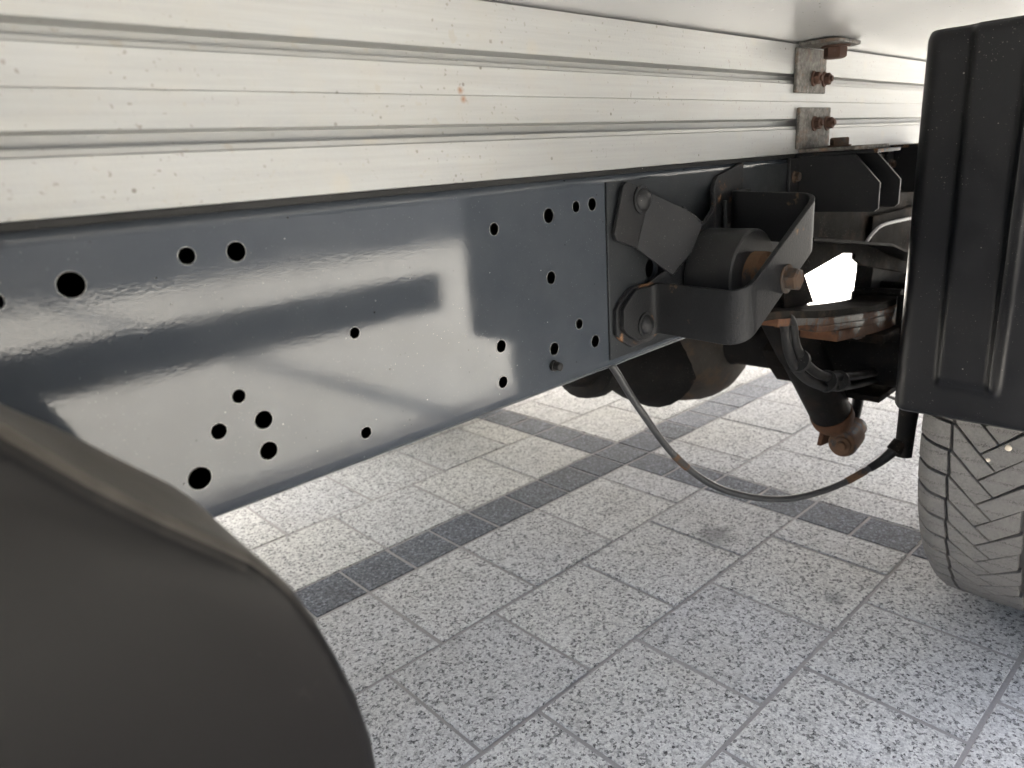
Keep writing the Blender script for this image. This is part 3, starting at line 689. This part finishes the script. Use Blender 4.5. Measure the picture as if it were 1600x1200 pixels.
def clip_inset(poly, d):
    """shrink a polygon (y, s) inwards by d"""
    n = len(poly); ar = sum(poly[i][0] * poly[(i + 1) % n][1] - poly[(i + 1) % n][0] * poly[i][1] for i in range(n))
    if ar < 0: poly = poly[::-1]
    out = []
    for i in range(n):
        p0, p1, p2 = (Vector(poly[(i - 1) % n]), Vector(poly[i]), Vector(poly[(i + 1) % n]))
        e1 = (p1 - p0).normalized(); e2 = (p2 - p1).normalized(); n1 = Vector((-e1.y, e1.x)); n2 = Vector((-e2.y, e2.x))
        b_ = (n1 + n2); l = b_.length
        b_ = b_ / l if l > 1e-6 else n1
        out.append(p1 + b_ * min(d / max(0.35, b_.dot(n1)), d * 2.2))
    return [(p.x, p.y) for p in out]
def slice_poly(poly, ys):
    """split a polygon at the given y values so that it can follow the crown"""
    out = []
    n = len(poly)
    for i in range(n):
        a, b_ = poly[i], poly[(i + 1) % n]; out.append(a)
        cuts = sorted([y_ for y_ in ys if min(a[0], b_[0]) + 1e-5 < y_ < max(a[0], b_[0]) - 1e-5], reverse=a[0] > b_[0])
        for y_ in cuts: t_ = (y_ - a[0]) / (b_[0] - a[0]); out.append((y_, a[1] + t_ * (b_[1] - a[1])))
    return out
def on_tyre(y_, s, r): th = -s / TR; return (TC[0] - r * math.cos(th), TC[1] + y_, TC[2] - r * math.sin(th))
def block(poly, g):
    poly = clip_inset(poly, 0.0012); top = clip_inset(poly, 0.0008)
    ylo = min(p[0] for p in poly); yhi = max(p[0] for p in poly); sgn = 1 if abs(yhi) > abs(ylo) else -1
    if max(abs(ylo), abs(yhi)) > 0.1:
        # shoulder block: strips across y, rounding over the edge
        cor = sorted(poly, key=lambda p: p[0])
        lo = sorted(cor[:2], key=lambda p: p[1]); hi = sorted(cor[2:], key=lambda p: p[1]); N = 7; v = []
        for k in range(N + 1):
            t_ = k / N
            for d_, e in ((DEP + 0.001, 0), (0.0007, 0), (0.0, 0.0008)):
                for m in (0, 1):
                    y_ = lo[m][0] + (hi[m][0] - lo[m][0]) * t_; s = lo[m][1] + (hi[m][1] - lo[m][1]) * t_ + (e if m == 0 else -e)
                    v.append(on_tyre(y_, s, rtop(y_) - d_))
        f = []
        for k in range(N):
            a = k * 6; b_ = a + 6
            f += [(a + 4, a + 5, b_ + 5, b_ + 4), (a + 2, a + 4, b_ + 4, b_ + 2), (a, a + 2, b_ + 2, b_), (a + 5, a + 3, b_ + 3, b_ + 5), (a + 3, a + 1, b_ + 1, b_ + 3)]
        e = N * 6; f += [(0, 1, 3, 2), (2, 3, 5, 4), (e, e + 2, e + 3, e + 1), (e + 2, e + 4, e + 5, e + 3)]
        g.add(v, f); return
    ys = [-.06, -.04, -.02, .02, .04, .06]
    n = len(poly); v = []
    for pl, d_ in ((poly, DEP + 0.001), (poly, 0.0007), (top, 0.0)):
        v += [on_tyre(y_, s, rtop(y_) - d_) for y_, s in pl]
    f = [tuple(range(2 * n, 3 * n))]
    for b_ in (0, n):
        for k in range(n): f.append((b_ + k, b_ + (k + 1) % n, b_ + n + (k + 1) % n, b_ + n + k))
    g.add(v, f)
m_, c_ = 1.15, None
c_ = (P_ - m_ * 0.017) / 0.017
c_ = 0.86
YS, YC, YB, YE, YO = 0.0845, 0.054, 0.036, 0.0035, 0.1235
m_ = (P_ / (YC - YB)) - c_          # mid grooves end exactly on the centre grooves
stuffg = G()
for k in range(NP):
    for side in (1, -1):
        s = k * P_ + (0 if side == 1 else P_ * 0.47)
        A0 = s - 0.009; A1 = A0 - P_
        sh = [(YS + .0016, A0 - .0011), (YO, s - .0011), (YO, s - P_ + .0006), (YS - .0002, A1 + .0004)]
        Bk = (YB, A0 - m_ * (YS - YB)); Ck = (YC, A1 - m_ * (YS - YC))
        mid = [(YS + .0004, A0), Bk, Ck, (YS - .0018, A1)]
        Cu = Ck; Bl = (YB, A1 - m_ * (YS - YB))
        j = 0.003 if k % 2 else 0.0
        cen = [Cu, (YE + j, Cu[1] + c_ * (YC - YE)), (YE + j, Bl[1] + c_ * (YB - YE)), Bl]
        for poly in (sh, mid, cen):
            poly = [(p[0] * side, p[1]) for p in poly]
            ms = sum(p[1] for p in poly) / len(poly); th = (-ms / TR) % (2 * math.pi)
            if side == 1 and (th < math.radians(76) or th > math.radians(335)):
                g = G(); block(poly, g); o = g.make('tread_block', 'tread', tyre, 30)
            else: block(poly, stuffg)
ts = stuffg.make('far_tread', 'tread', tyre, 30); tag(ts, kind='stuff')

# ---- mudguard panel in front of the tyre
XF = 0.850; Y0, Y1, Z0, Z1 = -0.003, 0.2655, -0.2985, 0.0985
def sm(a, b_, t_): t_ = max(0, min(1, (t_ - a) / (b_ - a))); return t_ * t_ * (3 - 2 * t_)
def relief(y_, z):
    """how far the panel stands out towards the camera"""
    end = sm(-0.266, -0.250, z)
    d_ = 0.0
    d_ += 0.0075 * (1 - sm(0.2140, 0.2235, y_)) * sm(0.1600, 0.1690, y_) * 1.0        # raised panel between the creases
    d_ += 0.0085 * math.exp(-((y_ - 0.1665) / 0.0040) ** 2)                          # bead
    d_ += 0.0075 * (1 - sm(0.100, 0.109, y_)) * sm(0.044, 0.053, y_)
    d_ *= end
    d_ -= 0.020 * max(0, (y_ - (Y1 - 0.018)) / 0.018) ** 2.4                          # rolled inner edge
    d_ -= 0.006 * max(0, ((Z0 + 0.006) - z) / 0.006) ** 2                             # rolled bottom
    d_ -= 0.008 * max(0, (z - (Z1 - 0.010)) / 0.010) ** 2
    d_ += 0.0012 * math.sin(9 * z + 2) * sm(0, .1, y_)
    return d_
NY, NZ = 150, 110; v = []
for j in range(NZ + 1):
    z = Z0 + (Z1 - Z0) * j / NZ
    for i in range(NY + 1):
        y_ = Y0 + (Y1 - Y0) * i / NY; v.append((XF - relief(y_, z), y_, z))
f = [(j * (NY + 1) + i, j * (NY + 1) + i + 1, (j + 1) * (NY + 1) + i + 1, (j + 1) * (NY + 1) + i) for j in range(NZ) for i in range(NY)]
mg = raw('mudguard', v, f, 'plastic', 60); parent(mg, truck); mg['label'] = 'black plastic mudguard panel with upright pressed ribs'
sd = mg.modifiers.new('thickness', 'SOLIDIFY'); sd.thickness = 0.004; sd.offset = -1 if mg.data.polygons[0].normal.x < 0 else 1
for y_ in (0.03, 0.16): G().prism([(0.856, 0.02), (1.19, 0.02), (1.19, 0.131), (1.16, 0.131), (1.16, 0.05), (0.856, 0.05)], 'y', y_, y_ + 0.03).make('stay', 'satin', mg)

# ---- side guard bar along the body edge (mirrored in the rail)
g = G(); g.box(-2.4, 0.875, -0.132, -0.105, -0.262, -0.192); gd = g.make('side_guard', 'guard', truck, None, 0.004)
for x in (-0.75, -2.1): G().box(x, x + 0.05, -0.104, -0.095, -0.262, 0.131).make('post', 'guard', gd, None, 0.001)

# ---- black moulded tank corner, close to the lens
F = [(-0.75, -0.48), (-0.75, 0.03), (-0.10, 0.025), (-0.055, 0.012), (-0.02, -0.012), (0.012, -0.0425), (0.0375, -0.0717), (0.0487, -0.0859), (0.0611, -0.1010), (0.0801, -0.1222), (0.1005, -0.1432), (0.1100, -0.1535), (0.1175, -0.1640), (0.1265, -0.1795), (0.1347, -0.2002), (0.1425, -0.2255), (0.1497, -0.2520), (0.1545, -0.2820), (0.1555, -0.3100), (0.153, -0.36), (0.145, -0.43), (0.135, -0.48)][::-1]
def toward(k): return [(-0.2 + (x + 0.2) * (1 - k), -0.25 + (z + 0.25) * (1 - k)) for x, z in F]
def raised(h): return [(x, z + h * sm(0.130, 0.100, x) * sm(0.028, 0.070, x) - 0.004 * sm(0.03, 0.0, x)) for x, z in F]
def sm(a, b_, t_): t_ = max(0, min(1, (t_ - a) / (b_ - a))); return t_ * t_ * (3 - 2 * t_)
rings = [(0.2765, toward(0.08)), (0.2778, clip_inset(F, 0.0110)), (0.2787, clip_inset(F, 0.0075)), (0.2805, clip_inset(F, 0.0040)), (0.2835, clip_inset(F, 0.0017)), (0.2870, clip_inset(F, 0.0004)), (0.2910, F), (0.315, raised(0.006)), (0.338, raised(0.010)), (0.346, raised(0.0085)), (0.356, clip_inset(F, 0.006)), (0.44, toward(0.20))]
v = []; n = len(F)
for y_, pr in rings: v += [(x, y_, z) for x, z in pr]
f = [tuple(range(n))] + [(i * n + k, i * n + (k + 1) % n, (i + 1) * n + (k + 1) % n, (i + 1) * n + k) for i in range(len(rings) - 1) for k in range(n)] + [tuple(range((len(rings) - 1) * n + n - 1, (len(rings) - 1) * n - 1, -1))]
tk = raw('fuel_tank', v, f, 'tank', 60); parent(tk, truck); wn_ = tk.modifiers.new('weighted', 'WEIGHTED_NORMAL'); wn_.keep_sharp = True; wn_.weight = 100; tk['label'] = 'smooth black rounded tank corner close to the camera'

# ================================================================== two pebbles wedged in the tread
def pebble(y_, s, r, label):
    bm = bmesh.new(); bmesh.ops.create_icosphere(bm, subdivisions=2, radius=r)
    for q in bm.verts: q.co *= random.uniform(0.85, 1.12); q.co.x *= 0.8
    me = bpy.data.meshes.new('pebble'); bm.to_mesh(me); bm.free(); me.materials.append(MAT['stone']); me.shade_smooth()
    o = bpy.data.objects.new('pebble', me); COL.objects.link(o); p = on_tyre(y_, s, rtop(y_) - 0.001); o.location = (p[0], p[1], p[2] + H)
    tag(o, label, 'pebble', 'pebbles in the tyre tread')
pebble(0.0272, 0.0080, 0.0040, 'larger pale pebble wedged in the tyre groove just below the mudguard')
pebble(0.0450, -0.0114, 0.0028, 'smaller pale pebble wedged in the tyre tread, left of the larger one')
for o in bpy.data.objects:
    if '_loc' in o: del o['_loc']
